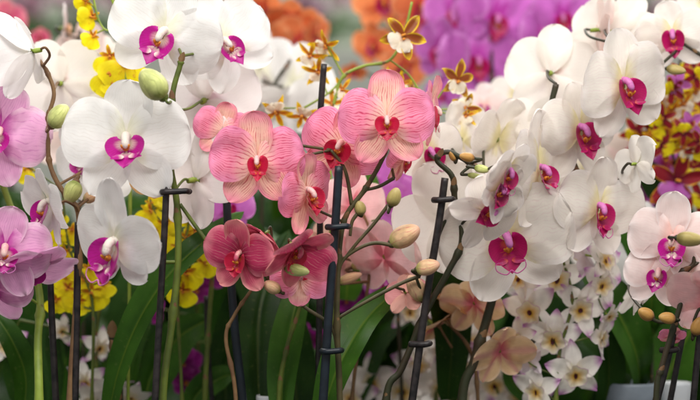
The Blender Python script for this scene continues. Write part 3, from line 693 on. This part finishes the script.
plant('moth_orchid', 'orange and red moth orchid blurred behind the yellow-rimmed brown bloom', 'orchid', .38,
      [[(396, 10), (398, 60), (390, 140), (380, 402)]],
      [(x, y, r, a, b, c, H) for (x, y, r, a, b, c) in [(384, 2, 32, 0, 20, 0), (420, 8, 34, 30, 10, 10), (422, 40, 26, 40, 0, 0), (374, 46, 24, -30, 20, 0), (404, 68, 24, 10, 20, 30), (354, 72, 13, 0, 50, 0)]],
      stem='stemd', sr=2.2, sty='orange')
plant('moth_orchid', 'blurred white moth orchid behind, between the two front white blooms and the top black stake', 'orchid', .22,
      [[(290, 60), (270, 100), (262, 200), (262, 402)]],
      [(x, y, r, a, b, c, dict(hi=False, sty=s, nolip=True)) for (x, y, r, a, b, c, s) in [(260, 66, 42, 40, 0, 0, 'white'), (294, 84, 42, -30, 0, 20, 'white'), (242, 98, 36, -150, 0, 0, 'plainblush'), (316, 104, 34, 40, 10, 0, 'white'), (278, 112, 30, 20, 30, 30, 'white')]],
      stem='stemd', sr=2.2, sty='cream')
plant('moth_orchid', 'blurred blush white moth orchid at upper left behind the green bud', 'orchid', .22,
      [[(80, 30), (74, 100), (80, 200), (84, 402)]],
      [(x, y, r, a, b, c, dict(hi=False, sty=s, nolip=nl)) for (x, y, r, a, b, c, s, nl) in [(84, 50, 30, 150, 10, 10, 'plainblush', 0), (66, 28, 24, 96, 0, 40, 'plainblush', 0), (96, 82, 34, 20, 0, 0, 'cream', 1), (46, 96, 40, 170, 0, 0, 'plainblush', 0), (96, 120, 34, 0, 0, 0, 'cream', 1), (68, 130, 40, 170, 0, 0, 'plainblush', 0), (104, 62, 26, 170, 0, 0, 'cream', 1)]],
      stem='stemd', sr=2.2, sty='cream')
plant('moth_orchid', 'blurred white moth orchid behind the creamy blooms, right of the purple cluster', 'orchid', .2,
      [[(520, 90), (540, 150), (540, 240), (530, 402)]],
      [(x, y, r, a, b, c, dict(hi=False, nolip=True)) for (x, y, r, a, b, c) in [(516, 96, 26, 0, 0, 0), (500, 128, 24, 10, 0, 20), (476, 176, 40, 0, 0, 0), (540, 200, 46, 170, 0, 0), (590, 160, 40, 0, 0, 0), (570, 232, 40, 160, 0, 0)]] +
      [(484, 108, 24, 0, 0, 0, dict(hi=False, sty='blush')), (632, 150, 24, 0, 0, 0, dict(hi=False, sty='blush'))],
      stem='stemd', sr=2.2, sty='cream')
plant('moth_orchid', 'blurred crimson moth orchid at the upper left edge behind the side-on white bloom', 'orchid', .4,
      [[(10, 20), (12, 100), (10, 402)]], [(4, 22, 22, 0, 0, 0, H), (40, 38, 10, 0, 0, 0, H), (-4, 40, 20, 0, 0, 0, H)], stem='stemd', sr=2, sty='rasp')
# violet and yellow little blooms in the shade
for (lb, pts) in [('violet blooms with yellow throats in shade behind the leaf right of the clipped stake', [(196, 288, 24), (150, 308, 22), (184, 362, 26), (186, 380, 20), (212, 276, 18)]),
                  ('violet and orange bloom in shade right of the thick blue-black stake', [(352, 290, 22), (370, 296, 18), (346, 300, 16)]),
                  ('violet blooms in deep shade between the brown stem and the blue-black stake', [(302, 335, 17), (318, 340, 15), (126, 342, 18)])]:
    plant('pansy_orchid', lb, 'orchid', .17, [[(pts[0][0], pts[0][1], .18), (pts[0][0] + 4, 402, .19)]], [(x, y, r, rnd.uniform(-20, 20), 10, rnd.uniform(-20, 20)) for (x, y, r) in pts], sty='pansy', spray=True, stem='stemg', sr=1.6)

# ================================================================== STAKES
stake('black stake with a wide clip on the green stem beside the back-turned white bloom', [(167, 166), (165, 220), (160, 310), (155, 402)], 3.6, -.03, clips=[(167, 192, 3, 20)])
stake('plain black stake below the nodding white bloom at the left', [(78, 222), (77, 300), (75, 402)], 3.8, -.0)
stake('thin black stake beside the bright green stem at the lower left', [(50, 270), (52, 320), (56, 402)], 3.6, .01)
stake('thick blue-black stake in the centre, tied twice to the brown stem', [(339, 166), (335, 230), (329, 310), (323, 402)], 4.6, -.03, 'stakeb', clips=[(335, 227, 5, 12), (328, 351, 3, 12)])
stake('short black stake tip standing among the blurred brown blooms at the top', [(324, 64), (320, 130), (320, 260), (318, 402)], 3.4, .025)
stake('dark stake behind the back-turned white bloom, left of the raspberry bloom', [(226, 176), (228, 230), (234, 320), (243, 402)], 4.4, .03, 'stakeb')
stake('slanting black stake left of the stacked magenta lips', [(445, 178), (439, 222), (426, 302), (412, 402)], 4.0, -.015, clips=[(440, 200, 4, 12), (424, 344, 12, 5)])
stake('black stake running with the dark stem under the golden buds', [(676, 318), (668, 356), (656, 402)], 4.2, -.0, clips=[(668, 350, 4, 8)])
stake('thin black stake in the lower right corner', [(704, 296), (698, 350), (693, 402)], 3.4, .0)
stake('slim dark stake standing behind the thin stems left of the raspberry bloom', [(206, 296), (208, 350), (212, 402)], 2.6, .1)
stake('black stake close beside the slanting pair at the lower right', [(684, 330), (678, 360), (670, 402)], 3.2, .02)
# thin green background stems
def bare(label, pts, r, m, d):
    plant('orchid_stem', label, 'flower stem', d, [pts], stem=m, sr=r, nodes=5, group='bare stems in the shade')
bare('pale green stem right of the yellow blooms in shade', [(216, 230), (212, 280), (208, 340), (205, 402)], 2.6, 'stemg', .08)
bare('spotted green stem left of the blue-black stake', [(306, 290), (296, 320), (286, 352), (279, 402)], 2.4, 'stemg', .03)
bare('brown stem next to the dark stake under the raspberry bloom', [(262, 274), (250, 292), (234, 316), (226, 340), (236, 402)], 2.0, 'stempink', -.0)
bare('dark green stem crossing behind the broad leaf', [(112, 330), (116, 360), (118, 402)], 5.5, 'stemd', .06)

# ================================================================== LOW LEAVES of plants whose spikes are outside the picture
def leaf_plant(label, d, leaves):
    r_ = bpy.data.objects.new('leafy_orchid', None); COL.objects.link(r_); b = P(leaves[0][0][0][0], 430, d); b.z = -.26; r_.location = b
    tag(r_, label, 'orchid', 'leafy bases in the shade')
    for (pts, w, m) in leaves: leaf(m, [P(q[0], q[1], d + (q[2] if len(q) > 2 else 0)) for q in pts], S(w, d), (rnd.uniform(-.4, .4), -1, .5), r_, b)
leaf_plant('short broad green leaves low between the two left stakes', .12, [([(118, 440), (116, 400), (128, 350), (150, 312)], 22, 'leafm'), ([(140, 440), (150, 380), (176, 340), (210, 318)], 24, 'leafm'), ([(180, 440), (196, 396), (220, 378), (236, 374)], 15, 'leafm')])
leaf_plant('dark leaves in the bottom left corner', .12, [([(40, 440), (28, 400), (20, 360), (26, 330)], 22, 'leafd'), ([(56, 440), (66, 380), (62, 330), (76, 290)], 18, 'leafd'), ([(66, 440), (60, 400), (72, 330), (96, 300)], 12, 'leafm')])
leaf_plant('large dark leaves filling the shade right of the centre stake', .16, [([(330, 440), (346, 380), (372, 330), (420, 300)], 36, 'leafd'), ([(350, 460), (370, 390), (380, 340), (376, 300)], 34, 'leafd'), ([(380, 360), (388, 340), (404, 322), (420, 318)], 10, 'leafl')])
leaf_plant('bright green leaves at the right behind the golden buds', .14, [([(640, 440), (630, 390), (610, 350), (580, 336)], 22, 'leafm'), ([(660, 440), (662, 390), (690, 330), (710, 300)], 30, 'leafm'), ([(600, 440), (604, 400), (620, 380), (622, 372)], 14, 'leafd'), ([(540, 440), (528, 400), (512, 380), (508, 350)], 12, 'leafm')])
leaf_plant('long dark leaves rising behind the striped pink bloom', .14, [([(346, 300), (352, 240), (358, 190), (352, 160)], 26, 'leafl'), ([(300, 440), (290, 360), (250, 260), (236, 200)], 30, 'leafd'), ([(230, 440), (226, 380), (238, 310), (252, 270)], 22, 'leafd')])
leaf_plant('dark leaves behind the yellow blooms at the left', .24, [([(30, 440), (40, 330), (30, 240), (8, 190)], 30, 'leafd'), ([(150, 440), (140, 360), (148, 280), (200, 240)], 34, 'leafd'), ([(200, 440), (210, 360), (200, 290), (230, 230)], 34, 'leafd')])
# ================================================================== SETTING
def box(name, x0, x1, y0, y1, z0, z1, m, kind=None, bev=.004, parent=None):
    import bmesh
    bm = bmesh.new(); bmesh.ops.create_cube(bm, size=1)
    for v in bm.verts: v.co = Vector(((x0 + x1) / 2 + v.co.x * (x1 - x0), (y0 + y1) / 2 + v.co.y * (y1 - y0), (z0 + z1) / 2 + v.co.z * (z1 - z0)))
    bmesh.ops.bevel(bm, geom=bm.edges[:], offset=bev, segments=2, affect='EDGES')
    me = bpy.data.meshes.new(name); bm.to_mesh(me); bm.free(); me.materials.append(M[m])
    ob = bpy.data.objects.new(name, me); COL.objects.link(ob)
    if kind: ob['kind'] = kind
    return ob
box('ground', -8, 8, -1.0, 7, -1.06, -1.0, 'bench', 'structure')
box('bench', -1.6, 1.6, -.25, 1.3, -.40, -.36, 'bench', 'structure')
# far counter with more orchids on it
zc = P(0, 46, 2.4).z
t = box('display_counter', -3.5, 3.5, 2.4, 3.3, -1.0, zc, 'counter')
tag(t, 'long pale counter blurred in the background under the dusky plants', 'counter')
box('wall', -6, 6, 5.0, 5.1, -1.0, 4.0, 'wall', 'structure')
# pots
def pot(label, px, py, rpx, d, m, h=.12):
    c = P(px, py, d); r = S(rpx, d)
    root = MB(); N = 28; prof = [(.02, -h), (.78, -h), (.82, -h * .96), (.98, -.022), (1.06, -.02), (1.08, -.002), (1.05, 0), (.97, 0), (.94, -.01), (.92, -.03), (.02, -.03)]
    rows = [[Vector((math.cos(q) * r * a, math.sin(q) * r * a, z)) for q in [2 * math.pi * k / N for k in range(N)]] for a, z in prof]
    root.grid(rows, [[(i / len(rows), k / N) for k in range(N)] for i in range(len(rows))], m, wrap=True)
    ob = root.build('flower_pot', loc=c); tag(ob, label, 'pot')
    so = MB(); rows = [[Vector((math.cos(q) * r * a, math.sin(q) * r * a, -.018 + rnd.uniform(-.003, .003))) for q in [2 * math.pi * k / 20 for k in range(20)]] for a in (.02, .3, .5, .7, .93)]
    so.grid(rows, [[(i / 5, k / 20) for k in range(20)] for i in range(5)], 'bark', wrap=True); so.build('bark_chips', ob)
pot('white pot rim just showing at the bottom left of the thick blue-black stake', 269, 395, 12, .05, 'pot')
pot('grey-blue pot at the bottom below the golden buds', 630, 382, 26, .12, 'potgrey')
pot('white pot at the bottom right beside the slanting stakes', 676, 382, 14, .11, 'pot')
# bright white bloom glimpsed behind the blush one
plant('moth_orchid', 'pure white moth orchid petal shining behind the small blush bloom', 'orchid', .12,
      [[(634, 262), (650, 330), (652, 402)]], [(640, 262, 30, 10, -20, 0, dict(hi=False, nolip=True)), (644, 222, 24, 0, -30, 0, dict(hi=False, nolip=True))], sty='white', stem='stemd', sr=1.8)
# background orchids on the counter
for i in range(13):
    x = -60 + i * 64 + rnd.uniform(-14, 14); d = 2.75 + rnd.uniform(-.2, .2); y0 = 48
    st = 'far' if i % 4 else 'plainblush'
    fl = []
    for k in range(9):
        fl.append((x + rnd.uniform(-34, 34), rnd.uniform(-24, 34), rnd.uniform(11, 15), rnd.uniform(-40, 40), rnd.uniform(-10, 30), rnd.uniform(-30, 30), dict(hi=False)))
    b = P(x, 46, d); r_ = bpy.data.objects.new('moth_orchid', None); COL.objects.link(r_)
    base = Vector((b.x, b.y, zc)); r_.location = base
    tag(r_, 'distant dusky moth orchid blurred on the far counter', 'orchid', 'orchids blurred on the far counter')
    mb = MB()
    for k in range(3): tube(mb, 'stemd', spline([base, P(x + (k - 1) * 10, 10, d), P(x + (k - 1) * 28, -20, d)], 6), .006, .004, 6)
    for f in fl: moth_flower(r_, base, P(f[0], f[1], d), S(f[2], d), f[3], f[4], f[5], st, f[6], 900 + i * 20 + int(f[0]))
    mb.build('stem', r_, off=base)
    for k in range(5):
        a = (k / 5) * 6.28; leaf('leafd', [base, base + Vector((math.cos(a) * .07, math.sin(a) * .07, .07)), base + Vector((math.cos(a) * .17, math.sin(a) * .15, .06 + .05 * (k % 2)))], .035, (0, -.2, 1), r_, base)
# the dark mass of leaves further down the bench
fm = MB(); rg = random.Random(3)
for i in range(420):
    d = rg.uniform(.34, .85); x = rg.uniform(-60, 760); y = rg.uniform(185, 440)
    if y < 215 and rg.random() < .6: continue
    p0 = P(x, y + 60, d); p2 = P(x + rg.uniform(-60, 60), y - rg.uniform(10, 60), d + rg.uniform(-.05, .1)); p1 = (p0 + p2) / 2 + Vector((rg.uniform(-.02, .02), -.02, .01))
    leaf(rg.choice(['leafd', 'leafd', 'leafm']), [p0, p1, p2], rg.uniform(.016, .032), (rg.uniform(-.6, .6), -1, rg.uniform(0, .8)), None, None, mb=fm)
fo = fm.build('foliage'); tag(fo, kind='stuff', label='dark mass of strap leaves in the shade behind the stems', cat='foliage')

# ================================================================== LIGHT
w = bpy.data.worlds.new('World'); sc.world = w; w.use_nodes = True
bg = w.node_tree.nodes['Background']; bg.inputs[0].default_value = (1, .99, .975, 1); bg.inputs[1].default_value = .33
def area(name, loc, target, sx, sy, power, col):
    l = bpy.data.lights.new(name, 'AREA'); l.shape = 'RECTANGLE'; l.size = sx; l.size_y = sy; l.energy = power; l.color = col
    ob = bpy.data.objects.new(name, l); COL.objects.link(ob); ob.location = loc
    ob.rotation_euler = (Vector(target) - Vector(loc)).to_track_quat('-Z', 'Y').to_euler()
    return ob
area('roof_light', (0.05, -.55, .74), (0, .05, .1), 1.4, .5, 15.5, (1, .98, .945))
area('rear_roof_light', (0, 1.1, 1.3), (0, .4, 0), 2.4, 1.0, 8, (1, .985, .96))
area('counter_roof_light', (0, 2.6, 2.6), (0, 3.2, .3), 5, 1.2, 280, (1, .98, .95))

# ================================================================== CAMERA
cam = bpy.data.cameras.new('Camera'); co = bpy.data.objects.new('Camera', cam); COL.objects.link(co)
co.location = (0, -CD, 0); co.rotation_euler = (math.pi / 2, 0, 0)
cam.sensor_width = 36; cam.lens = 36 * CD / .52; cam.clip_end = 100; cam.clip_start = .05
cam.dof.use_dof = True; cam.dof.focus_distance = CD - .02; cam.dof.aperture_fstop = 3.8; cam.dof.aperture_blades = 0
sc.camera = co
sc.view_settings.view_transform = 'Standard'; sc.view_settings.look = 'None'; sc.view_settings.gamma = 1; sc.view_settings.exposure = .07
sc.render.engine = 'CYCLES'
sc.cycles.max_bounces = 8; sc.cycles.transmission_bounces = 6; sc.cycles.diffuse_bounces = 5
